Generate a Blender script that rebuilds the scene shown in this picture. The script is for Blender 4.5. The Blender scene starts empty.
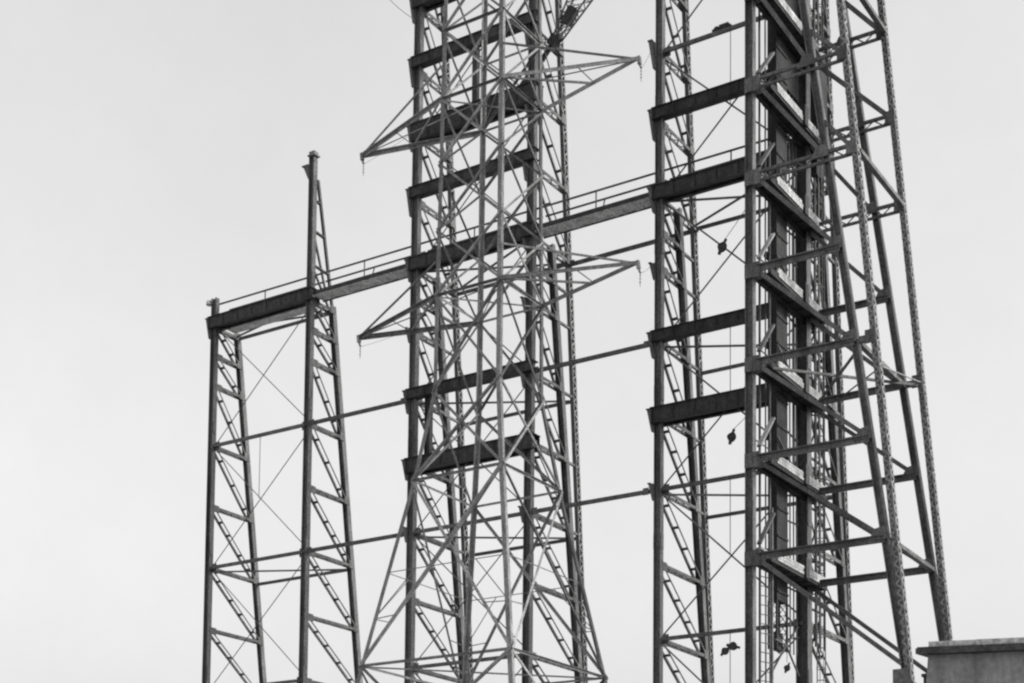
import bpy, math, random
from mathutils import Vector as V, Matrix
random.seed(7)
S = bpy.context.scene
COL = S.collection
Z0 = 31.5                       # height of the walkway level above the ground
HL = 2.951                      # storey height of the towers
BAY = 6.0                       # distance between trestles

# ------------------------------------------------------------------ camera
F, PY = 1537.1, 843.26
yaw, pit, rol = -0.57834, 0.0702, 0.01055
CAM = V((51.461, -52.253, -29.795 + Z0))
fw = V((math.cos(pit)*math.sin(yaw), math.cos(pit)*math.cos(yaw), math.sin(pit)))
rr = V((math.cos(yaw), -math.sin(yaw), 0)); uu = rr.cross(fw)
c_, s_ = math.cos(rol), math.sin(rol)
rt, up = rr*c_ + uu*s_, uu*c_ - rr*s_
cd = bpy.data.cameras.new('camera'); cam = bpy.data.objects.new('camera', cd); COL.objects.link(cam)
cam.matrix_world = Matrix(((rt.x, up.x, -fw.x, CAM.x), (rt.y, up.y, -fw.y, CAM.y), (rt.z, up.z, -fw.z, CAM.z), (0, 0, 0, 1)))
cd.sensor_width = 36; cd.lens = F/1024*36; cd.shift_y = (PY-341.5)/1024
cd.clip_start = 0.5; cd.clip_end = 6000
S.camera = cam
def ray(x, y): return fw + rt*((x-512)/F) - up*((y-PY)/F)
def at_y(x, y, Y):              # point seen at a pixel, on the plane Y
    d = ray(x, y); return CAM + d*((Y-CAM.y)/d.y)
def at_x(x, y, X):
    d = ray(x, y); return CAM + d*((X-CAM.x)/d.x)

# ------------------------------------------------------------------ materials (black and white film: greys)
def mat(name, lo, hi, scale=3.0, rough=.65, spec=.3, streak=0.0, bump=0.0, vary=0.0, speck=.35):
    m = bpy.data.materials.new(name); m.use_nodes = True
    n, l = m.node_tree.nodes, m.node_tree.links
    b = n['Principled BSDF']; b.inputs['Roughness'].default_value = rough
    b.inputs['Specular IOR Level'].default_value = spec
    tc = n.new('ShaderNodeTexCoord'); mp = n.new('ShaderNodeMapping')
    mp.inputs['Scale'].default_value = (1, 1, 1-streak)
    no = n.new('ShaderNodeTexNoise'); no.inputs['Scale'].default_value = scale; no.inputs['Detail'].default_value = 7
    no.inputs['Roughness'].default_value = .7
    r = n.new('ShaderNodeValToRGB')
    r.color_ramp.elements[0].position = .34; r.color_ramp.elements[0].color = (lo, lo, lo, 1)
    r.color_ramp.elements[1].position = .66; r.color_ramp.elements[1].color = (hi, hi, hi, 1)
    n2 = n.new('ShaderNodeTexNoise'); n2.inputs['Scale'].default_value = scale*6; n2.inputs['Detail'].default_value = 3   # rust specks, dirt, bolt heads
    r2 = n.new('ShaderNodeMapRange'); r2.inputs['From Min'].default_value = .35; r2.inputs['From Max'].default_value = .65
    r2.inputs['To Min'].default_value = 1-speck; r2.inputs['To Max'].default_value = 1+speck
    mu = n.new('ShaderNodeMix'); mu.data_type = 'RGBA'; mu.blend_type = 'MULTIPLY'; mu.inputs[0].default_value = 1
    oi = n.new('ShaderNodeObjectInfo'); r3 = n.new('ShaderNodeMapRange')                # every bar weathered a little differently
    r3.inputs['To Min'].default_value = 1-vary; r3.inputs['To Max'].default_value = 1+vary
    m2 = n.new('ShaderNodeMath'); m2.operation = 'MULTIPLY'
    l.new(tc.outputs['Object'], mp.inputs['Vector']); l.new(mp.outputs['Vector'], no.inputs['Vector']); l.new(tc.outputs['Object'], n2.inputs['Vector'])
    l.new(no.outputs['Fac'], r.inputs['Fac']); l.new(n2.outputs['Fac'], r2.inputs['Value'])
    l.new(oi.outputs['Random'], r3.inputs['Value']); l.new(r2.outputs['Result'], m2.inputs[0]); l.new(r3.outputs['Result'], m2.inputs[1])
    l.new(r.outputs['Color'], mu.inputs[6]); l.new(m2.outputs[0], mu.inputs[7]); l.new(mu.outputs[2], b.inputs['Base Color'])
    if bump:
        bp = n.new('ShaderNodeBump'); bp.inputs['Strength'].default_value = bump; bp.inputs['Distance'].default_value = .03
        l.new(n2.outputs['Fac'], bp.inputs['Height']); l.new(bp.outputs['Normal'], b.inputs['Normal'])
    return m
STEEL = mat('painted steel', .042, .12, 2.2, .6, .3, .75, 0, .22)
DARK = mat('dark riveted steel', .016, .055, 2.0, .65, .25, .6, 0, .2)
GALV = mat('galvanised steel', .09, .22, 2.5, .5, .4, .6, 0, .5)
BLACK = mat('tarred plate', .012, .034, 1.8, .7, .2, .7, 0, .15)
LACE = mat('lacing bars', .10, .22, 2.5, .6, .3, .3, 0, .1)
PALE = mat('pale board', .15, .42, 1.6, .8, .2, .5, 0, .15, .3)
WOOD = mat('weathered planks', .34, .56, 2.0, .85, .15)
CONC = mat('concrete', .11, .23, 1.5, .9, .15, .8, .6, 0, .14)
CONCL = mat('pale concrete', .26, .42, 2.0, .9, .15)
ROPE = mat('wire rope', .05, .09, 8, .7, .2)
CERAM = mat('porcelain', .2, .3, 5, .35, .5)
GROUND = mat('ground', .16, .28, .15, .95, .1)

# ------------------------------------------------------------------ mesh builder
class MB:
    def __init__(s): s.v = []; s.f = []
    def hexa(s, pts):
        n = len(s.v); s.v += [tuple(p) for p in pts]
        s.f += [tuple(n+i for i in q) for q in ((0,3,2,1),(4,5,6,7),(0,1,5,4),(1,2,6,5),(2,3,7,6),(3,0,4,7))]
    def basis(s, p, q, hint):
        d = (q-p).normalized(); a = V(hint)
        if abs(d.dot(a)) > .95: a = V((0,1,0)) if abs(d.y) < .9 else V((1,0,0))
        t = a - d*a.dot(d); t.normalize(); return d, t, d.cross(t)
    def bar(s, p, q, a, b, hint=(1,0,0), off=(0,0)):     # a along the hint, b across it
        p, q = V(p), V(q); d, t, w = s.basis(p, q, hint)
        o = t*off[0] + w*off[1]
        s.hexa([e+o+t*(i*a/2)+w*(j*b/2) for e in (p, q) for i, j in ((-1,-1),(1,-1),(1,1),(-1,1))])
        return s
    def box(s, x0, x1, y0, y1, z0, z1):
        s.hexa([(x0,y0,z0),(x1,y0,z0),(x1,y1,z0),(x0,y1,z0),(x0,y0,z1),(x1,y0,z1),(x1,y1,z1),(x0,y1,z1)]); return s
    def hcol(s, p, q, a, b, th=.03):                      # rolled column, flanges facing the X side
        s.bar(p, q, th, b, off=((a-th)/2, 0)); s.bar(p, q, th, b, off=(-(a-th)/2, 0))
        s.bar(p, q, a-2*th, th*.9); return s
    def angle(s, p, q, a, th=.016, hint=(1,0,0)):         # L section
        s.bar(p, q, th, a, hint, (a/2, 0)); s.bar(p, q, a-th, th, hint, (-th/2, a/2-th/2)); return s
    def tube(s, p, q, r, n=7, r2=None):
        p, q = V(p), V(q); d, t, w = s.basis(p, q, (0,0,1)); r2 = r if r2 is None else r2
        k = len(s.v)
        for e, R in ((p, r), (q, r2)):
            for i in range(n):
                an = 2*math.pi*i/n; s.v.append(tuple(e+t*(R*math.cos(an))+w*(R*math.sin(an))))
        for i in range(n): s.f.append((k+i, k+(i+1) % n, k+n+(i+1) % n, k+n+i))
        s.f.append(tuple(k+i for i in reversed(range(n)))); s.f.append(tuple(k+n+i for i in range(n)))
        return s
    def lathe(s, p, prof, n=10):
        k = len(s.v); p = V(p)
        for r, z in prof:
            for i in range(n):
                an = 2*math.pi*i/n; s.v.append((p.x+r*math.cos(an), p.y+r*math.sin(an), p.z+z))
        for j in range(len(prof)-1):
            for i in range(n):
                s.f.append((k+j*n+i, k+j*n+(i+1) % n, k+(j+1)*n+(i+1) % n, k+(j+1)*n+i))
        s.f.append(tuple(k+i for i in reversed(range(n)))); s.f.append(tuple(k+(len(prof)-1)*n+i for i in range(n)))
        return s
    def build(s, name, m, parent=None, bevel=0):
        me = bpy.data.meshes.new(name)
        o = bpy.data.objects.new(name, me); COL.objects.link(o)
        org = V((0,0,0))
        if parent is not None:
            o.parent = parent; pr = parent
            while pr is not None: org = org + pr.location; pr = pr.parent
        me.from_pydata([tuple(V(v)-org) for v in s.v], [], s.f); me.materials.append(m); me.update()
        return o

def lacing(p, q, a, b, pitch, w=.05, sides=(1, -1)):          # zigzag flats on the +-X faces of a laced member
    p, q = V(p), V(q); L = (q-p).length; n = max(2, int(L/pitch)); m = MB()
    d, t, wv = m.basis(p, q, (1,0,0))
    for sd in sides:
        for i in range(n):
            A = p+(q-p)*(i/n); B = p+(q-p)*((i+1)/n); sg = 1 if i % 2 else -1
            m.bar(A+t*(sd*(a/2+.004+.004*(i % 2)))+wv*(sg*b*.42), B+t*(sd*(a/2+.004+.004*(i % 2)))-wv*(sg*b*.42), .008, w)
    return m
def laced_leg(name, p, q, a, b, parent, m, pitch=.3, w=.055, full=False):
    g = MB()
    if full:                                               # four corner angles laced on every face
        for i in (-1, 1):
            for j in (-1, 1):
                g.bar(p, q, .07, .014, off=(i*(a/2-.035), j*(b/2-.007))); g.bar(p, q, .014, .07, off=(i*(a/2-.007), j*(b/2-.05)))
    else:
        g.bar(p, q, a, .03, off=(0, (b-.03)/2)); g.bar(p, q, a, .03, off=(0, -(b-.03)/2))
        for i in (-1, 1):
            for j in (-1, 1): g.bar(p, q, .012, .05, off=(i*(a/2-.004), j*(b/2-.056)))
    o = g.build(name, m, parent)
    for sd in (1, -1): lacing(p, q, a, b, pitch, w, (sd,)).build('lacing', LACE, o)
    if full:
        p, q = V(p), V(q); n = max(2, int((q-p).length/(pitch*.8))); d, t, wv = g.basis(p, q, (1,0,0))
        for sd in (1, -1):
            L = MB()
            for i in range(n):
                A = p+(q-p)*(i/n); B = p+(q-p)*((i+1)/n); sg = 1 if i % 2 else -1; o2 = wv*(sd*(b/2+.004+.004*(i % 2)))
                L.bar(A+o2+t*(sg*a*.42), B+o2-t*(sg*a*.42), w, .008)
            L.build('lacing', LACE, o)
    return o

def empty(name, loc, label=None, cat=None, group=None):
    o = bpy.data.objects.new(name, None); COL.objects.link(o); o.location = loc
    o.empty_display_size = .5
    return tag(o, label, cat, group)
def tag(o, label=None, cat=None, group=None, kind=None):
    for k, v in (('label', label), ('category', cat), ('group', group), ('kind', kind)):
        if v: o[k] = v
    return o
def kids(o): return [c for c in COL.objects if c.parent == o]
def copy_tree(o, parent=None):
    c = o.copy(); COL.objects.link(c)
    if parent is not None: c.parent = parent
    for ch in kids(o): copy_tree(ch, c)
    return c

# ------------------------------------------------------------------ the setting
g = MB(); R = 3000
N = 24
for i in range(N+1):
    for j in range(N+1): g.v.append((-R+2*R*i/N, -R+2*R*j/N, 0))
for i in range(N):
    for j in range(N): a = i*(N+1)+j; g.f.append((a, a+N+1, a+N+2, a+1))
tag(g.build('ground', GROUND), kind='structure')

# ------------------------------------------------------------------ trestles and towers
def lz(k): return Z0 - HL*k
def y_back(z): return 1.55 - .143*(z-Z0)                   # battered rear leg
def y_laced(z): return 2.98 - .0905*(z-Z0)                 # laced rear leg of the tall towers
BOT = 0.0
def trestle(root, X, ktop, sec, tall, big=None):
    wx, wy = sec
    ztop = lz(ktop)
    bx, by = big or (wx, wy)
    leg = MB().hcol((X,0,BOT), (X,0,ztop), bx, by)
    for k in range(int(ktop), 11, 2):                      # splice plates
        z = lz(k)+.9
        if z < ztop-.4: leg.box(X+bx/2+.002, X+bx/2+.022, -by*.42, by*.42, z-.3, z+.3); leg.box(X-bx/2-.022, X-bx/2-.002, -by*.42, by*.42, z-.3, z+.3)
    leg.build('front_leg', STEEL, root)
    zr = lz(-.05)
    MB().hcol((X, y_back(BOT), BOT), (X, y_back(zr), zr), wx*.92, wy*.95).build('rear_leg', STEEL, root)
    if tall:
        laced_leg('laced_leg', (X, y_laced(BOT), BOT), (X, y_laced(ztop), ztop), .17, .33, root, STEEL, .24, .05)
    k0 = ktop if tall else 0
    lv = list(range(int(k0), 11)) + [.5]
    for k in lv:                                           # struts across the trestle
        z = lz(k); ye = y_back(z)-.1 if k > 0 else (y_laced(z)-.15 if tall else y_back(zr)-.1)
        if k == 0: z -= .12
        y0 = wy/2
        m = MB()
        for sx in (-1, 1):
            m.bar((X+sx*.13, y0-.1, z), (X+sx*.13, ye+.08, z), .035, .13)
        n = max(3, int((ye-y0)/.28))
        for i in range(n):
            sg = 1 if i % 2 else -1
            m.bar((X-sg*.12, y0+(ye-y0)*i/n, z-.067-.004*(i % 2)), (X+sg*.12, y0+(ye-y0)*(i+1)/n, z-.067-.004*(i % 2)), .05, .008, (1,0,0))
        # gussets on the sunny side
        m.box(X+.15, X+.165, y0-.12, y0+.30, z-.22, z+.12); m.box(X+.15, X+.165, ye-.2, ye+.14, z-.12, z+.24)
        if tall and k > 0: m.bar((X, ye+.2, z), (X, y_laced(z)-.17, z), .1, .1)
        m.build('strut', STEEL, root)
    prev = sorted(lv)
    for a, b in zip(prev[:-1], prev[1:]):                  # double diagonals joined by battens
        za, zb = lz(a)-.12, lz(b)+.08
        yb = (y_back(zb) if a >= 0 else y_laced(zb))-.12; za += random.uniform(-.05, .05); zb += random.uniform(-.05, .05)
        A, B = V((X, wy/2+.08, za)), V((X, yb, zb)); m = MB()
        m.bar(A+V((-.13,0,0)), B+V((-.13,0,0)), .09, .10); m.bar(A+V((.15,0,.0)), B+V((.15,0,0)), .035, .05)
        nb = max(2, int((B-A).length/.95))
        for i in range(nb):
            P = A+(B-A)*((i+.6+random.uniform(-.12, .12))/(nb+.2)); d = (B-A).normalized()
            m.bar(P+V((-.08,0,0)), P+V((.13,0,0)), .12, .03, d)
        m.build('diagonal', STEEL, root)

def bracket(root, X, wx, k):                               # tapered corbel on the outer side of a leg
    zt = lz(k)+(BEAM[k][1]-.06 if k in BEAM else .24); zb = lz(k)-(.62 if k in BEAM else .42); m = MB(); xl = X-wx/2-.101
    w = .2 if k in BEAM else .12
    m.hexa([(xl+.03,-.14,zb),(xl+.1,-.14,zb),(xl+.1,.14,zb),(xl+.03,.14,zb),(xl-w,-.17,zt),(xl+.098,-.17,zt),(xl+.098,.17,zt),(xl-w,.17,zt)] if k not in BEAM else
           [(xl-.02,-.14,zb),(xl+.1,-.14,zb),(xl+.1,.14,zb),(xl-.02,.14,zb),(xl-w,-.17,zt),(xl-.023,-.17,zt),(xl-.023,.17,zt),(xl-w,.17,zt)])
    m.box(xl-w-.03, xl-.025, -.2, .2, zt+.003, zt+.05)
    m.build('bracket', STEEL, root)

BEAM = {0:(-.14,.42,1), 3:(-.34,.32,1), -2:(-.24,.58,1), 2:(.0,.44,0), -1:(.18,.66,0), -3:(.22,.7,0), -4:(.0,.6,1), -5:(.0,.5,0)}
def cross_beam(root, X0, X1, k, wx):
    zb, zt, th = BEAM[k]; z = lz(k); m = MB(); yf = -.20; dp = .55 if th else .34
    xa, xb = X0-wx/2-.10, X1+wx/2+.10
    for yy in ((yf, yf+dp) if th else (yf,)):
        m.box(xa, xb, yy, yy+.02, z+zb+.03, z+zt-.03)
    m.box(xa-.02, xb+.02, yf-.06, yf+dp+.06, z+zt-.028, z+zt); m.box(xa, xb, yf-.05, yf+.13, z+zb, z+zb+.028)
    if th:
        m.box(xa, xb, yf+dp-.11, yf+dp+.05, z+zb, z+zb+.028)
        m.box(xa, xb, yf+.14, yf+dp-.12, z+zb+.09, z+zb+.11)
    else: m.box(xa, xb, yf+.15, yf+dp+.03, z+zb+.004, z+zb+.02)
    n = 7
    for i in range(n+1):
        x = xa+.05+(xb-xa-.1)*i/n
        m.box(x-.012, x+.012, yf-.045, yf-.002, z+zb+.03, z+zt-.03)
    m.box(xa-.002, xa+.02, yf+.022, yf+dp-.002, z+zb+.03, z+zt-.03)
    o = m.build('cross_beam', DARK, root)
    return o

def rail(root, X0, X1, posts=True):
    z = lz(0)
    for yy, sh in ((.16, 0), (.88, -.02)):
        m = MB().tube((X0, yy, z+1.11+sh), (X1, yy, z+1.11+sh), .045)
        n = max(1, round((X1-X0)/6))
        for i in range(n): x = X0+(X1-X0)*(i+.5)/n; m.tube((x, min(yy, .58), z+.2), (x, yy, z+1.08+sh), .03)
        m.build('handrail', STEEL, root)

def rods(root, X0, X1, ks, r, span=2, y=.22):
    for k in ks:
        for a, b in ((X0, X1), (X1, X0)):
            MB().tube((a, y+(.03 if a < b else 0), lz(k)-.1), (b, y+(.03 if a < b else 0), lz(k+span)+.1), r, 6).build('tie_rod', STEEL, root)

def plan(root, X0, X1, ks, yb):
    for k in ks:
        z = lz(k)-.12; y1 = yb(z)
        MB().bar((X0, y1, z), (X1, y1, z), .13, .11, (0,0,1)).build('rear_strut', STEEL, root)
        MB().bar((X0+.1, .2, z-.03), (X1-.1, y1-.15, z-.03), .07, .07, (0,0,1)).build('plan_brace', STEEL, root)
        if k <= 0: MB().bar((X1-.1, .2, z+.06), (X0+.1, y1-.15, z+.06), .07, .07, (0,0,1)).build('plan_brace', STEEL, root)

def front_strut(root, X0, X1, ks):
    for k in ks:
        z = lz(k)
        m = MB().bar((X0, 0, z), (X1, 0, z), .14, .13, (0,0,1))
        for x, sg in ((X0, 1), (X1, -1)): m.box(x+(.17 if sg > 0 else -.42), x+(.42 if sg > 0 else -.17), .068, .084, z-.2, z+.2)
        m.build('front_strut', STEEL, root)

def hangers(root, X, pairs):
    for a, b in pairs: MB().tube((X, .1, lz(a)), (X, .1, lz(b)), .016, 5).build('hanger_rod', ROPE, root)

# --- low portal frame at the left
pf = empty('portal_frame', (3, 0, 0), 'low steel portal frame at the left with one leg rising as a mast', 'steel frame')
trestle(pf, 0, -.46, (.29, .26), False)
trestle(pf, 6, -2.27, (.30, .27), False)
cross_beam(pf, 0, 6, 0, .29)
bracket(pf, 0, .29, 0)
MB().hcol((6, .35, lz(-1.95)), (6, y_back(lz(0)), lz(0)), .12, .12).build('mast_stay', STEEL, pf)
for k, f in ((-1.6,0), (-1.1,0), (-.55,0)):
    z = lz(k); t = (z-lz(0))/(lz(-1.95)-lz(0)); ye = y_back(lz(0))*(1-t)+.35*t
    MB().bar((6, .13, z), (6, ye, z-.05), .16, .06).build('strut', STEEL, pf)
MB().bar((6, .13, lz(-1.05)), (6, 1.2, lz(-.1)), .09, .08).build('diagonal', STEEL, pf)
MB().bar((6, .13, lz(-.5)), (6, 1.5, lz(.1)), .09, .08).build('diagonal', STEEL, pf)
rail(pf, .1, 6)
m = MB(); z = lz(0)
m.box(.5, 5.75, .3, .85, z-.19, z-.15)
m.build('deck', WOOD, pf)
front_strut(pf, 0, 6, (2, 4, 6, 8, 10)); plan(pf, 0, 6, (0, 4, 8), y_back)
rods(pf, 0, 6, (0, 2, 4, 6, 8), .022); hangers(pf, 3, ((2, 3), (6, 7)))
zt = lz(-2.27)
m = MB(); m.box(5.8, 6.25, -.2, .2, zt+.002, zt+.06); m.box(5.86, 6.18, -.15, .15, zt+.062, zt+.22); m.build('mast_cap', GALV, pf)
m = MB(); xl = 6-.153; zz = zt-.42
m.hexa([(xl-.05,-.12,zz-.62),(xl,-.12,zz-.62),(xl,.12,zz-.62),(xl-.05,.12,zz-.62),(xl-.30,-.18,zz),(xl,-.18,zz),(xl,.18,zz),(xl-.30,.18,zz)])
m.box(xl-.38, xl, -.2, .2, zz+.002, zz+.05); m.build('bracket', STEEL, pf)

# --- central tower
ct = empty('steel_tower', (15, 0, 0), 'tall central steel tower of two trestles standing behind the pale lattice pylon', 'steel tower')
for X in (12, 18): trestle(ct, X, -5, (.31, .27), True, (.34, .28))
for k in (-5, -4, -3, -2, -1, 0, 2, 3): cross_beam(ct, 12, 18, k, .34)
for X in (12, 18):
    for k in range(-4, 5): bracket(ct, X, .34, k)
front_strut(ct, 12, 18, (4, 6, 8, 10)); plan(ct, 12, 18, (0, 2, 4, 8), lambda z: min(y_laced(z), 9))
rods(ct, 12, 18, (-4, -2, 0, 2, 4, 6, 8), .026)
rail(ct, 12, 18)
m = MB().bar((15, .12, lz(-3)+.22), (15, .12, lz(-2)+.58), .24, .24); m.box(14.86, 15.14, -.02, .26, lz(-2)+.6, lz(-2)+.64); m.build('post', DARK, ct)
MB().hcol((12.75, .1, lz(3)+.34), (12.75, .1, lz(2)), .3, .22).build('post', DARK, ct)

# --- right tower behind the headframe
tw = empty('steel_tower', (27, 0, 0), 'tall dark steel tower of two trestles right of the central tower, behind the headframe', 'steel tower')
trestle(tw, 24, -5, (.31, .27), True, (.30, .27))
trestle(tw, 30, -5, (.31, .27), True, (.46, .42))
for k in (-5, -4, -3, -1, 0, 2, 3): cross_beam(tw, 24, 30, k, .31)
for k in range(-4, 5): bracket(tw, 24, .30, k)
front_strut(tw, 24, 30, (-2, 4, 6, 8, 10)); plan(tw, 24, 30, (0, 2, 4, 8), y_laced)
rods(tw, 24, 30, (-4, -2, 0, 2, 4, 6, 8), .034)
rail(tw, 24, 30); hangers(tw, 27, ((-2, -1), (2, 3), (4, 5), (6, 8)))

# --- walkway spans between the towers
z = lz(0)
fb = empty('footbridge', (9, .4, z), 'plank footbridge with thin handrails between the left portal frame and the central tower', 'footbridge', 'footbridges between the towers')
m = MB(); m.box(6.2, 11.65, -.1, -.06, z+.085, z+.26); m.box(6.2, 11.65, -.06, .0, z+.245, z+.265); m.box(6.2, 11.65, .625, .66, z+.0, z+.2)
m.build('side_beam', DARK, fb)
m = MB()
for i in range(27):
    x = 6.22+i*.201; m.box(x, x+.185, -.055, .62, z+.045+random.uniform(-.014, .014), z+.09)
m.build('deck', WOOD, fb)
rail(fb, 6.15, 11.85)
fb2 = copy_tree(fb); fb2.location.x = 21
tag(fb2, 'plank footbridge with thin handrails between the central tower and the dark right tower')

# --- thin tie struts between the towers
def tie(X0, X1, k, y, label):
    z = lz(k); m = MB().bar((X0, y, z), (X1, y, z), .15, .13, (0,0,1))
    m.box(X0, X0+.25, y-.087, y-.067, z-.14, z+.14); m.box(X1-.25, X1, y-.087, y-.067, z-.14, z+.14)
    return tag(m.build('tie_strut', STEEL), label, 'strut', 'tie struts between the towers')
tie(6.17, 11.6, 2, 0, 'upper thin tie strut left of the central tower, reaching to the mast leg')
tie(6.17, 11.6, 4, 0, 'lower thin tie strut left of the central tower, reaching to the mast leg')
tie(18.2, 23.6, 2, 0, 'middle one of three thin tie struts between central and right towers')
tie(18.2, 23.6, 4, 0, 'lowest of three thin tie struts between central and right towers')
tie(18.1, 24.2, .06, y_laced(lz(0)), 'highest of three thin tie struts between central and right towers, just under the footbridge')

# ------------------------------------------------------------------ pale lattice pylon
PX, PYY = 20.02, -6.0
pz = lambda q: q+Z0
pl = empty('lattice_pylon', (PX, PYY, 0), 'pale slender lattice pylon with two pointed crossarms in front of the central tower', 'pylon')
prof = [(-31.5, 5.42), (-25.8, 4.39), (-19.57, 3.25), (-12.61, 1.98), (-9.19, 1.47), (-5.56, 1.45), (-3.05, 1.42), (-.47, 1.39), (2.03, 1.38), (4.69, 1.34), (7.3, 1.31), (9.9, 1.28)]
def cor(i, a, z): sx, sy = ((1,-1), (-1,-1), (-1,1), (1,1))[i]; return V((PX+sx*a, PYY+sy*a, pz(z)))
for i in range(4):
    m = MB()
    for (za, aa), (zb, ab) in zip(prof[:-1], prof[1:]):
        w = .15 if za > -13 else .155
        sx, sy = ((1,-1), (-1,-1), (-1,1), (1,1))[i]
        A, B = cor(i, aa, za), cor(i, ab, zb)
        m.bar(A+V((sx*.0,-sy*w/2,0)), B+V((sx*.0,-sy*w/2,0)), .02, w); m.bar(A+V((-sx*w/2-sx*.011,0,0)), B+V((-sx*w/2-sx*.011,0,0)), w-.005, .02)
    m.build('leg', GALV, pl)
for n, ((za, aa), (zb, ab)) in enumerate(zip(prof[:-1], prof[1:])):
    th = .08 if za > -10 else .095
    for i in range(4):
        j = (i+1) % 4; inn = .025 if i % 2 else .0
        c0 = V((PX, PYY, 0))
        for p, q, e in ((cor(i, aa, za), cor(j, ab, zb), -.03), (cor(j, aa, za), cor(i, ab, zb), .03)):
            nrm = ((p+q)/2 - c0); nrm.z = 0; nrm.normalize()
            MB().angle(p+nrm*e, q+nrm*e, th, .014, nrm).build('brace', GALV, pl)
for z_, a_ in ((-19.57, 3.25), (-12.61, 1.98), (-5.56, 1.45), (2.03, 1.38), (4.69, 1.34), (9.9, 1.28)):
    for i in range(4):
        p, q = cor(i, a_, z_), cor((i+1) % 4, a_, z_)
        MB().angle(p, q, .085, .014, (0,0,1)).build('ring_bar', GALV, pl)
    if z_ in (-19.57, -5.56, 2.03):
        MB().bar(cor(0, a_, z_)+V((0,0,.03)), cor(2, a_, z_)+V((0,0,.03)), .06, .02, (0,0,1)).build('plan_brace', GALV, pl)
        MB().bar(cor(1, a_, z_)-V((0,0,.03)), cor(3, a_, z_)-V((0,0,.03)), .06, .02, (0,0,1)).build('plan_brace', GALV, pl)
# light secondary bracing of the splayed base
for (za, aa), (zb, ab) in (((-19.57, 3.25), (-12.61, 1.98)), ((-25.8, 4.39), (-19.57, 3.25))):
    zm, am = (za+zb)/2, (aa+ab)/2; zq, aq = za*.75+zb*.25, aa*.75+ab*.25
    m = MB()
    for i in range(4):
        j = (i+1) % 4; X_ = (cor(i, am, zm)+cor(j, am, zm))/2
        for c in (i, j):
            o_ = j if c == i else i
            P = cor(c, aq, zq); Q = cor(c, aa, za)+(cor(o_, ab, zb)-cor(c, aa, za))*.26
            m.bar(P, Q, .035, .02, (0,0,1)); m.bar(P, (cor(c, am, zm)*.5+X_*.5), .03, .02, (0,0,1)); m.bar(cor(c, am, zm), X_, .03, .02, (0,0,1))
    m.build('secondary_brace', GALV, pl)
tips = []
for zr, zt_ in ((2.03, 1.85), (-5.56, -5.62)):
    a_ = 1.38 if zr > 0 else 1.45
    for sx in (-1, 1):
        tip = V((PX+sx*6.27, PYY, pz(zt_))); tips.append(tip)
        arm = MB()
        A, B = V((PX+sx*a_, PYY-a_, pz(zr))), V((PX+sx*a_, PYY+a_, pz(zr)))
        arm.angle(A, tip, .13, .02, (0,0,1)); arm.angle(B, tip, .15, .02, (0,0,1))
        ca = arm.build('crossarm', GALV, pl)
        tm = MB()
        tm.bar(tip, (PX+sx*a_, PYY-a_, pz(zr+1.3)), .07, .05, (0,0,1)); tm.bar(tip, (PX+sx*a_, PYY+a_, pz(zr+1.3)), .035, .03, (0,0,1))
        tm.build('tie', GALV, ca)
        sm = MB()
        B2 = B+(tip-B)*.56; A2 = A+(tip-A)*.56
        sm.bar(A, B2, .075, .05, (0,0,1)); sm.bar(B2, A2, .03, .03, (0,0,1))
        sm.build('strut', GALV, ca)
        MB().bar(tip+V((.0,0,.1)), tip+V((.04,0,-.2)), .13, .11, (0,1,0)).bar(tip+V((.04,0,-.2)), tip+V((.1,0,-.36)), .07, .06, (0,1,0)).build('hanger', GALV, ca)

# insulator strings hanging from the arm tips
lab = ['short insulator string under the upper crossarm tip at the left', 'short insulator string under the upper crossarm tip at the right',
       'short insulator string under the lower crossarm tip at the left', 'short insulator string under the lower crossarm tip at the right']
def insulator(tip, sx):
    p = tip+V((.1, 0, -.36)); r = empty('insulator_string', p)
    MB().tube(p, p+V((0,0,-.5)), .01, 5).build('rod', ROPE, r)
    pr = []
    for k in range(3): b = -.06-.12*k; pr += [(.012, b), (.032, b-.03), (.032, b-.05), (.012, b-.07)]
    MB().lathe(p, pr, 8).build('discs', CERAM, r)
    return r
base_ins = insulator(tips[0], -1)
for i, t in enumerate(tips):
    r = base_ins if i == 0 else copy_tree(base_ins)
    r.location = t+V((.1, 0, -.36))
    tag(r, lab[i], 'insulator', 'insulator strings on the pylon')
# slack wires from arm tips to the tower legs
def wire(p, q, sag, r, name, label, cat, n=10, group=None):
    p, q = V(p), V(q); m = MB(); last = p
    for i in range(1, n+1):
        t = i/n; c = p+(q-p)*t; c.z -= sag*4*t*(1-t); m.tube(last, c, r, 5); last = c
    return tag(m.build(name, ROPE), label, cat, group)
for i, (lb, X) in enumerate((('left upper', 12), ('right upper', 24), ('left lower', 12), ('right lower', 24))):
    t = tips[i]+V((.1, 0, -.38))
    k = -2 if i < 2 else 1
    wire(t, (X-.3, -.2, lz(k)+.1), .04, .007, 'wire', 'thin slack wire from the %s crossarm tip back to a tower leg' % ' '.join(reversed(lb.split())).replace('upper', 'upper').strip(), 'wire', group='slack wires from the pylon')
wire(at_y(414, 19, 0), at_y(372, -22, -1), .2, .012, 'rope', 'thin guy rope slanting up to the left from the top of the central tower', 'rope')

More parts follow.
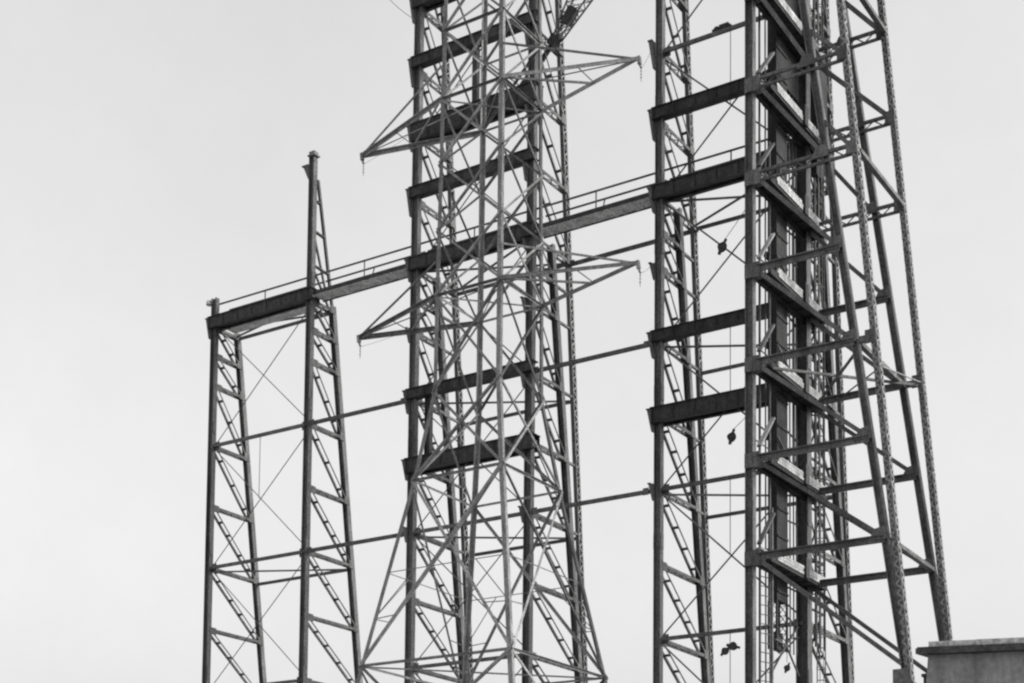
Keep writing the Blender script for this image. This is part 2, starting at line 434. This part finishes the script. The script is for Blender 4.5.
# ------------------------------------------------------------------ derrick boom behind the central tower
Yb = .9
ba = lambda x, y: at_y(x, y, Yb)
bm = empty('derrick_boom', ba(554, 42), 'slanting lattice derrick boom rising to the right from the top of the central tower', 'crane boom')
LA, LB, RA, RB = ba(551.5, 44), ba(571, -2), ba(560.5, 40), ba(590, -2)
EX = 2.6
LB = LA+(LB-LA)*EX; RB = RA+(RB-RA)*EX
dp_ = V((0, .16, 0)); ds_ = V((0, .1, 0))
chords = MB()
for A, B in ((LA, LB), (RA, RB)):
    for j in (-1, 1): chords.bar(A+ds_*j, B+dp_*(2*j), .055, .055, (0,1,0))
chords.build('chord', STEEL, bm)
lc = MB(); n = 24
for k in range(n):
    t0, t1 = k/n, (k+1)/n
    for j in (-1, 1):
        dj0, dj1 = (ds_*(1-t0)+dp_*(2*t0))*j, (ds_*(1-t1)+dp_*(2*t1))*j
        P, Q = LA.lerp(LB, t0), RA.lerp(RB, t1); P2, Q2 = RA.lerp(RB, t0), LA.lerp(LB, t1)
        if k % 2: P, Q = P2, Q2
        lc.bar(P+dj0, Q+dj1, .045, .014, (0,1,0))
    for A, B in ((LA, LB), (RA, RB)):
        sg = 1 if k % 2 else -1
        lc.bar(A.lerp(B, t0)+dp_*sg, A.lerp(B, t1)-dp_*sg, .04, .014)
lc.build('lacing', LACE, bm)
Q0, Q1 = ba(566, 24), ba(574, 8)
MB().bar(Q0, Q1, .38, .38, (0,1,0)).bar(Q0.lerp(Q1, .2)-V((.2,0,0)), Q0.lerp(Q1, .6)-V((.3,0,0)), .2, .2, (0,1,0)).build('winch_housing', DARK, bm)
m = MB().bar(ba(555, 40), ba(527, 83), .16, .16, (0,1,0))
m.bar(ba(557, 36), ba(551, 46), .3, .42, (0,1,0)); m.bar(ba(543, 57), ba(529, 69), .2, .3, (0,1,0)); m.bar(ba(531, 77), ba(522, 90), .3, .34, (0,1,0))
m.build('boom_foot', DARK, bm)

# ------------------------------------------------------------------ headframe with inclined legs
HY = -4.7
hf = empty('headframe', (32, -2.4, 0), 'dark steel headframe with platforms and two pairs of inclined legs at the right', 'headframe')
HLV = [.35+3.33*2, .35+3.33, .35, -3.0, -6.3, -9.6, -12.95, -16.35]
TOP = pz(8.6)
hx = lambda z, s=.146, x0=35.45, z0=-21.1: x0 - s*(z-z0)          # inner inclined leg
sX = lambda z: 35.45 - .1462*((z-Z0)+21.1)
lX = lambda z: 35.45 - .0925*((z-Z0)+21.1)
m = MB().hcol((30, HY, 0), (30, HY, TOP), .30, .27)
m.build('corner_post', STEEL, hf)
zc = pz(-21.1)
for Y, nm in ((HY, 'front'), (0, 'rear')):
    MB().hcol((sX(zc), Y, zc), (sX(TOP), Y, TOP), .24, .27, .035).build('inclined_leg', STEEL, hf)
    laced_leg('laced_leg', (lX(zc)+.10, Y+.02, zc-.3), (lX(TOP), Y, TOP), .19, .32, hf, STEEL, .2, .075, True)
    laced_leg('foot_leg', (sX(0), Y, 0), (sX(zc-.02)+.05, Y, zc-.02), .34, .34, hf, STEEL, .3, .07)
    m = MB(); m.box(sX(zc)-.42, sX(zc)+.16, Y-.235, Y-.215, zc-.3, zc+.42); m.build('gusset', STEEL, hf)
HYR = 0.0
KA = at_x(759, 351, 30.2)-V((30.2, -4.62, pz(-9.6))); KB = at_x(773, 325, 30.2)-V((30.2, -4.62, pz(-9.6)))
for k, q in enumerate(HLV):
    z = pz(q)
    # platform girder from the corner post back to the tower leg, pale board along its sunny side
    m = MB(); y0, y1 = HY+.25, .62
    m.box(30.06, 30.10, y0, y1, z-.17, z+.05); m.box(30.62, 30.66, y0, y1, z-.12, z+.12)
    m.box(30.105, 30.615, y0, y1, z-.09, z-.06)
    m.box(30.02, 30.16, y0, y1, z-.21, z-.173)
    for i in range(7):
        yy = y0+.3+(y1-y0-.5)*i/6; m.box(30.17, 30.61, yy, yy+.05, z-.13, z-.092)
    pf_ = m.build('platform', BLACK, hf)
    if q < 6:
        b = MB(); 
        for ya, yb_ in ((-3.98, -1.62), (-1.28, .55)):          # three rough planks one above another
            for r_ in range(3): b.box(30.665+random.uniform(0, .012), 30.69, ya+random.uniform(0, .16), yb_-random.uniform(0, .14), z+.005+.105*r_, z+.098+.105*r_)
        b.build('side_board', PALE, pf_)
        b = MB(); b.box(30.67, 30.76, -1.6, -1.3, z-.1, z+.62); b.build('post', DARK, pf_)
    # corner bracket
    b = MB(); b.box(30.175, 30.42, HY-.19, HY-.15, z-.32, z+.22); b.box(30.172, 30.44, HY-.145, HY+.2, z-.26, z+.12)
    b.box(29.86, 30.16, HY-.19, HY-.165, z-.3, z+.2)
    b.build('bracket', STEEL, hf)
    # knee brace up to the shaft
    MB().bar(V((30.2, -4.62, z))+KA, V((30.2, -4.62, z))+KB, .16, .07).build('knee_brace', STEEL if k % 2 else GALV, hf)
    ext = k in (1, 2, 3, 5)
    laced = k in (0, 1, 2, 3)
    for Y in (HY, HYR):
        xs = sX(z); xe = (lX(z) if ext else xs)
        xa = 30.3 if Y == HY else 30.7
        if laced:
            m = MB(); m.bar((xa, Y-.10, z+.12), (xe, Y-.10, z+.12), .11, .1, (0,0,1)); m.bar((xa, Y-.10, z-.19), (xe, Y-.10, z-.19), .09, .09, (0,0,1))
            n = int((xe-xa)/.34)
            for i in range(n):
                sg = 1 if i % 2 else -1; m.bar((xa+(xe-xa)*i/n, Y-.1+.01*sg, z-.03-sg*.13), (xa+(xe-xa)*(i+1)/n, Y-.1+.01*sg, z-.03+sg*.13), .012, .045, (0,1,0))
        else:
            m = MB(); m.bar((xa, Y-.10, z+.09), (xs, Y-.10, z+.09), .04, .26, (0,0,1)); m.bar((xa, Y-.12, z-.035), (xs, Y-.12, z-.035), .20, .04, (0,0,1))
            if ext: m.bar((xs+.16, Y-.1, z), (xe-.1, Y-.1, z), .2, .16, (0,0,1))
        m.build('strut', STEEL, hf)
        b = MB(); gy = Y-.152
        b.hexa([(xs-.52,gy-.02,z-.02),(xs+.1,gy-.02,z-.02),(xs+.1,gy,z-.02),(xs-.52,gy,z-.02),(xs-.34,gy-.02,z+.34),(xs+.02,gy-.02,z+.42),(xs+.02,gy,z+.42),(xs-.34,gy,z+.34)])
        b.build('gusset', STEEL, hf)
        if ext: b = MB(); b.box(xe-.24, xe+.12, Y-.19, Y-.17, z-.2, z+.26); b.build('gusset', STEEL, hf)
    # diagonals falling to the right
    zl = pz(HLV[k+1]) if k+1 < len(HLV) else pz(-20.6)
    for Y in (HY, HYR):
        xe = (lX(zl) if k in (0, 1) and Y == HYR else sX(zl))
        m = MB(); A, B = V((30.35, Y-.02, z-.12)), V((xe-.1, Y-.02, zl+.1))
        for s2 in (-1, 1): m.bar(A+V((0, s2*.09, 0)), B+V((0, s2*.09, 0)), .14, .035, (0,0,1))
        for i in range(8): P = A+(B-A)*((i+.5)/8); m.bar(P+V((0,-.1,.03)), P+V((0,.1,.03)), .1, .02, (B-A))
        m.build('diagonal', STEEL, hf)
    if k in (1, 2, 3):
        zu = z+1.25; MB().bar((sX(zu)+.1, HY-.02, zu), (lX(z)-.1, HY-.02, z+.1), .13, .12, (0,0,1)).build('diagonal', STEEL, hf)
    # cross struts between the two inclined frames
    if k in (1, 3, 5, 7):
        fx = lX if k in (1, 3) else sX
        MB().bar((fx(z)+.08, HY+.15, z), (fx(z)+.08, HYR-.2, z-.05), .14, .18, (0,0,1)).build('cross_strut', STEEL, hf)
    if k == 5:
        MB().bar((30.7, HYR-.3, z-.1), (sX(z), HY+.3, z-.1), .09, .07, (0,0,1)).build('plan_brace', STEEL, hf)
        MB().bar((30.7, HY+.3, z-.16), (lX(z), HYR-.3, z-.16), .09, .07, (0,0,1)).build('plan_brace', STEEL, hf)
        MB().tube(at_y(881, 366, HY), at_y(922, 383, 0), .03, 6).build('tie_rod', GALV, hf)
        MB().tube(at_x(840, 398, 31.4), at_y(874, 372, HY+1), .03, 6).build('tie_rod', STEEL, hf)
m = MB().box(29.7, 34, HY-.3, .4, TOP+.002, TOP+.3); m.build('top_deck', DARK, hf)
# hoist shaft in the middle of the side
sz0 = pz(-17.3)
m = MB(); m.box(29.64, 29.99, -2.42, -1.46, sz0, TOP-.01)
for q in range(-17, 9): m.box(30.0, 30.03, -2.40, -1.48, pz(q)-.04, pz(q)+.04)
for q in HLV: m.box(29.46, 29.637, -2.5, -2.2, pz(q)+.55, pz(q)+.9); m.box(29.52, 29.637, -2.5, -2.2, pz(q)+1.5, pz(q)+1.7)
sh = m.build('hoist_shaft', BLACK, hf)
m = MB()
for x in (29.66, 29.96):
    for y in (-2.39, -1.49): m.bar((x, y, sz0-.01), (x, y, sz0-1.75), .07, .07)
for i in range(5):
    za = sz0-.02-.34*i
    for y in (-2.35, -1.53):
        m.bar((29.68, y, za), (29.94, y, za-.33), .03, .015, (0,1,0)); m.bar((29.94, y+.02, za), (29.68, y+.02, za-.33), .03, .015, (0,1,0))
    m.bar((29.93, -2.36, za), (29.93, -1.52, za-.33), .03, .015); m.bar((29.95, -1.52, za), (29.95, -2.36, za-.33), .03, .015)
m.box(29.69, 29.9, -2.2, -1.7, sz0-1.75, sz0-1.1)
m.build('lower_cage', DARK, sh)
for a_, b_ in (((786, 645), (772, 672)), ((786, 645), (799, 676)), ((786, 645), (775, 639)), ((786, 645), (797, 628))):
    MB().bar(at_x(*a_, 30.0), at_x(*b_, 30.0), .06, .05).build('cage_brace', STEEL, hf)
a0, a1 = at_y(804, 148, .75), at_y(832, 62, .75)
m = MB(); m.box(29.95, 30.5, .3, 1.2, pz(.3), pz(3.5)); m.box(29.93, 30.52, .28, 1.22, pz(3.503), pz(3.6))
m.hexa([(30.1,.45,pz(-.6)),(30.35,.45,pz(-.6)),(30.35,1.05,pz(-.6)),(30.1,1.05,pz(-.6)),(29.95,.3,pz(.297)),(30.5,.3,pz(.297)),(30.5,1.2,pz(.297)),(29.95,1.2,pz(.297))])
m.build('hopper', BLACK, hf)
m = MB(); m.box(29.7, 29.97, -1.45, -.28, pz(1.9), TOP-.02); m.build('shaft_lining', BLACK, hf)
p_ = at_x(771.2, 508, 30.1); m = MB().bar((30.1, p_.y, 0), (30.1, p_.y, p_.z), .12, .1); m.build('ladder_post', STEEL, hf)
p_ = at_x(763, 551, 30.2); m = MB().box(29.8, 30.3, HY+.25, p_.y+.6, p_.z-.03, p_.z+.05); m.build('landing_plank', PALE, hf)
# guide rods and thin tie rods inside the side frame
for x_ in (789.5, 793, 796):
    p = at_x(x_, 300, 29.9); MB().tube((29.9, p.y, pz(-19)), (29.9, p.y, TOP), .028, 6).build('guide_rod', STEEL, hf)
for k in range(1, len(HLV)-1):
    z = pz(HLV[k]); MB().bar((30.05, -2.5, z+1.45), (30.1, -.2, z+.15), .06, .05).build('tie_rod', STEEL, hf)
    MB().tube((29.8, HY+.2, z+1.0), (29.8, -2.5, z+1.0), .025, 6).build('handrail', STEEL, hf)
    MB().tube((29.8, HY+.2, z+.5), (29.8, -2.5, z+.5), .02, 6).build('handrail', STEEL, hf)

# pipes, cross ties and lattice filling the side of the shaft
for j, (y, xo) in enumerate(((-1.2, 29.75), (-.95, 29.6), (-.5, 29.82), (-2.75, 29.7), (-3.6, 29.85))):
    MB().tube((xo, y, pz(-15+j*1.3) if j < 3 else pz(-31)), (xo, y, TOP-.05), .03+.012*(j % 3), 7).build('pipe', DARK, hf)
for q in range(-17, 8):
    z = pz(q*1.1+random.uniform(-.2, .2))
    MB().bar((29.9, -1.44, z), (29.9, -.24, z+random.uniform(-.3, .3)), .05, .05).build('cross_tie', DARK, hf)
for q in range(-9, 4):
    z = pz(q*1.9)
    m = MB(); m.bar((30.05, .25, z), (30.05, 1.45, z-1.7), .05, .05); m.bar((30.1, 1.45, z), (30.1, .25, z-1.7), .05, .05); m.bar((30.0, .2, z+.05), (30.0, 1.9, z+.05), .07, .07)
    m.build('side_lattice', DARK, hf)
for q in range(14):
    z = pz(-6+q*1.05+random.uniform(-.3, .3)); y = random.uniform(-1.3, .3)
    MB().box(29.72, 29.78, y, y+random.uniform(.3, .9), z, z+random.uniform(.15, .5)).build('cover_plate', BLACK, hf)
for y, r_ in ((.62, .04), (1.05, .05), (1.5, .035)):
    MB().tube((30.2, y, pz(-18.5)), (30.2, y, TOP-.05), r_, 7).build('pipe', DARK, hf)
# ladders
def ladder(p0, p1, w, dirv, label, cage=False, pitch=.33, zr0=None, r=.03):
    o = empty('ladder', p0, label, 'ladder'); p0, p1 = V(p0), V(p1); dv = V(dirv).normalized()
    for s2 in (-1, 1): MB().tube(p0+dv*(s2*w/2), p1+dv*(s2*w/2), r, 6).build('rail', STEEL, o)
    n = int((p1-p0).length/pitch); m = MB(); hi = p1.z if zr0 is None else zr0
    for i in range(n):
        c = p0+(p1-p0)*((i+.5)/n)
        if c.z < hi: m.tube(c-dv*(w/2), c+dv*(w/2), .018, 5)
    m.build('rungs', STEEL, o)
    if cage:
        nv = V((dv.y, -dv.x, 0)); m = MB()
        for i in range(0, n, 3):
            c = p0+(p1-p0)*((i+.5)/n); last = c-dv*(w/2)
            for k in range(1, 9):
                an = math.pi*k/8; q = c-dv*(w/2*math.cos(an)*1.1)+nv*(.55*math.sin(an)); m.tube(last, q, .016, 5); last = q
        for k in (2, 4, 6):
            an = math.pi*k/8; q = -dv*(w/2*math.cos(an)*1.1)+nv*(.55*math.sin(an)); m.tube(p0+q, p1+q, .014, 5)
        m.build('safety_hoops', STEEL, o)
    return o
pa = at_x(765.3, 640, 30.0)
ladder((30.0, pa.y, 0), (30.0, pa.y, pz(-1)), .5, (.35, 1, 0), 'steel ladder with close rungs between the corner post and the hoist shaft', zr0=pz(-16.6))
pb = at_y(820, 300, 1.1)
ladder((pb.x, 1.1, 0), (pb.x, 1.1, TOP), .3, (1, .3, 0), 'caged ladder beside the wide rear column of the headframe', cage=True, pitch=.4, r=.022)

# hanging pulley blocks
def block(p, tilt, label, s=1.0):
    o = empty('pulley_block', p)
    cheek = MB()
    for j in (-1, 1):
        k = len(cheek.v); n = 14
        for yy in (j*.05*s-.015, j*.05*s+.015):
            for i in range(n):
                a = 2*math.pi*i/n; cheek.v.append((p.x+.17*s*math.cos(a)+.02*s*math.cos(3*a), p.y+yy, p.z+.21*s*math.sin(a)+.02*s*math.sin(2*a)))
        for i in range(n): cheek.f.append((k+i, k+(i+1) % n, k+n+(i+1) % n, k+n+i))
        cheek.f.append(tuple(k+i for i in range(n))); cheek.f.append(tuple(k+n+i for i in reversed(range(n))))
    cheek.build('cheek_plate', DARK, o)
    MB().tube(p+V((0,-.045*s,.05*s)), p+V((0,.045*s,.05*s)), .14*s, 14).build('sheave', DARK, o)
    MB().tube(p+V((0,0,.2*s)), p+V((0,0,.34*s)), .06*s, 7).build('shackle', DARK, o); h = MB().tube(p+V((0,0,-.18*s)), p+V((.03,0,-.3*s)), .07*s, 7); h.build('hook', DARK, o)
    o.rotation_euler = tilt
    return tag(o, label, 'pulley block', 'pulley blocks hung in the right tower')
B1 = at_y(722, 247, -.6); block(B1, (0, .55, 0), 'dark pulley block tilted on a rope where the tie rods cross under the beam', .95)
wire(B1+V((.15,0,.3)), (29.9, HY+.2, pz(-3.7)), .02, .012, 'rope', 'rope from the tilted pulley block up to the corner post', 'rope', 6)
B2 = at_y(731.5, 437, -.6); block(B2, (0, .35, 0), 'dark rounded pulley block hanging below the deep beam beside the corner post', .9)
wire(B2+V((.1,0,.3)), at_y(749, 413, -.5), .02, .012, 'rope', 'rope from the rounded pulley block up to the beam above', 'rope', 6)
B3 = at_y(725, 651, -.3); block(B3, (0, .9, 0), 'lower left one of two pulley blocks on the hanging rod near the bottom', .75)
B4 = at_y(733, 646, -.3); block(B4, (0, 1.9, 0), 'upper right one of two pulley blocks on the hanging rod near the bottom', .85)
wire(B3, B4, .05, .02, 'rope', 'short rope joining the two lowest pulley blocks', 'rope', 4)
B5 = at_x(787, 668, 30.0); block(B5, (0, .5, 0), 'small pulley block dangling below the bottom of the hoist shaft', .6)
wire(B5+V((0,0,.2)), at_x(787, 640, 30.0), 0, .012, 'rope', 'short rope holding the pulley block below the hoist shaft', 'rope', 3)
tr = at_y(722, 27, 0); tr.z = lz(-2)+.0
t_ = empty('trolley', tr, 'small dark two-wheeled trolley sitting on the top strut of the right tower', 'trolley')
for dx in (-.22, .22): MB().tube(tr+V((dx,-.06,.13)), tr+V((dx,.06,.13)), .13, 12).build('wheel', DARK, t_)
MB().bar(tr+V((-.4,0,.13)), tr+V((.4,0,.13)), .06, .16, (0,0,1)).bar(tr+V((-.1,-.02,.2)), tr+V((.3,-.02,.2)), .12, .12, (0,0,1)).build('frame', DARK, t_)

# lamp on the end leg of the portal frame
lp = V((-.2, -.05, lz(-.4)))
lm = empty('lamp', lp, 'small pale lamp fixed to the top of the leftmost leg', 'lamp')
MB().lathe(lp+V((-.14,0,-.1)), [(.05,.24), (.13,.2), (.17,.02), (.15,.0), (.02,.0)], 12).build('lamp_shade', CONCL, lm)
MB().tube(lp+V((-.14,0,.1)), lp+V((.06,0,.1)), .025, 6).build('arm', STEEL, lm)

# ------------------------------------------------------------------ concrete pier in the foreground
dl = V((.953, .302, 0)); dn = (V((-.547, .837, 0))*.72+V((.837, .547, 0))*.69).normalized()
DST = 32.0
def at_d(x, y): d_ = ray(x, y); return CAM + d_*(DST/d_.dot(fw))
q0 = at_d(928, 656); q0.z = at_d(930, 655).z
pr = empty('concrete_pier', (q0.x, q0.y, 0), 'concrete pier with an overhanging capping slab at the lower right corner', 'pier')
def quad(m, P, ext, dep, z0, z1, tl=0.0):
    def p(a, b, z, t): return P+dl*a+dn*b+V((0,0,z-P.z))-dl*t
    m.hexa([p(0,0,z0,tl), p(ext,0,z0,-tl), p(ext,dep,z0,-tl), p(0,dep,z0,tl), p(0,0,z1,0), p(ext,0,z1,0), p(ext,dep,z1,0), p(0,dep,z1,0)])
zt = q0.z; m = MB(); quad(m, q0, 2.6, 2.2, 0, zt, .55); m.build('shaft', CONC, pr)
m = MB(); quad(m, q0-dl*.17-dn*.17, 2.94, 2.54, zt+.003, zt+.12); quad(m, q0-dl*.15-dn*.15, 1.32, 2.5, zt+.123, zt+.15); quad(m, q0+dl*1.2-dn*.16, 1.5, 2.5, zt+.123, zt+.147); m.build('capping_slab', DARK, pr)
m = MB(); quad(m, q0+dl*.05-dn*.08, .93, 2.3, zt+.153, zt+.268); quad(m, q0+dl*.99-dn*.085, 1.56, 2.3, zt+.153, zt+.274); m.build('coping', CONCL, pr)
e0 = at_d(924, 683)+dn*.15
m = MB(); m.bar((e0.x, e0.y, 0), (e0.x, e0.y, at_d(924, 676).z), .13, .13); m.box(e0.x-.1, e0.x+.1, e0.y-.1, e0.y+.1, at_d(924, 676).z, at_d(924, 673).z)
tag(m.build('post', DARK), 'short dark post beside the left face of the concrete pier', 'post')

# ------------------------------------------------------------------ light
sun_v = V((.86, .20, .58)).normalized()
el = math.asin(sun_v.z); az = math.atan2(sun_v.x, sun_v.y)
sd_ = bpy.data.lights.new('sun', 'SUN'); sd_.energy = 1.45; sd_.angle = math.radians(10); sd_.color = (1, .985, .965)
so = bpy.data.objects.new('sun', sd_); COL.objects.link(so); so.rotation_euler = (-sun_v).to_track_quat('-Z', 'Y').to_euler()
W = bpy.data.worlds.new('World'); S.world = W; W.use_nodes = True
n, l = W.node_tree.nodes, W.node_tree.links
SKYC = .95                      # even haze in the air that evens out the sky on blue-sensitive film
sky = n.new('ShaderNodeTexSky'); sky.sky_type = 'NISHITA'; sky.sun_disc = False
sky.sun_elevation = el; sky.sun_rotation = az; sky.dust_density = 6.0; sky.air_density = 1.0; sky.ozone_density = 1.0
bw = n.new('ShaderNodeSeparateColor'); bg = n['Background']; bg.inputs['Strength'].default_value = .12
l.new(sky.outputs['Color'], bw.inputs['Color']); mx = n.new('ShaderNodeMath'); mx.operation = 'MULTIPLY_ADD'; mx.inputs[1].default_value = .62; mx.inputs[2].default_value = SKYC
l.new(bw.outputs['Blue'], mx.inputs[0]); wc = n.new('ShaderNodeTexCoord'); wn = n.new('ShaderNodeTexNoise'); wn.inputs['Scale'].default_value = 9; wn.inputs['Detail'].default_value = 9; wn.inputs['Roughness'].default_value = .68
wr = n.new('ShaderNodeMapRange'); wr.inputs['To Min'].default_value = .93; wr.inputs['To Max'].default_value = 1.07
wm = n.new('ShaderNodeMath'); wm.operation = 'MULTIPLY'
l.new(wc.outputs['Generated'], wn.inputs['Vector']); l.new(wn.outputs['Fac'], wr.inputs['Value']); l.new(wr.outputs['Result'], wm.inputs[0]); l.new(mx.outputs[0], wm.inputs[1])
l.new(wm.outputs[0], bg.inputs['Color'])

vs = S.view_settings; vs.view_transform = 'Standard'; vs.look = 'None'; vs.gamma = 1; vs.use_curve_mapping = False
vs.exposure = 1.36
S.cycles.filter_width = 2.3
S.cycles.max_bounces = 6
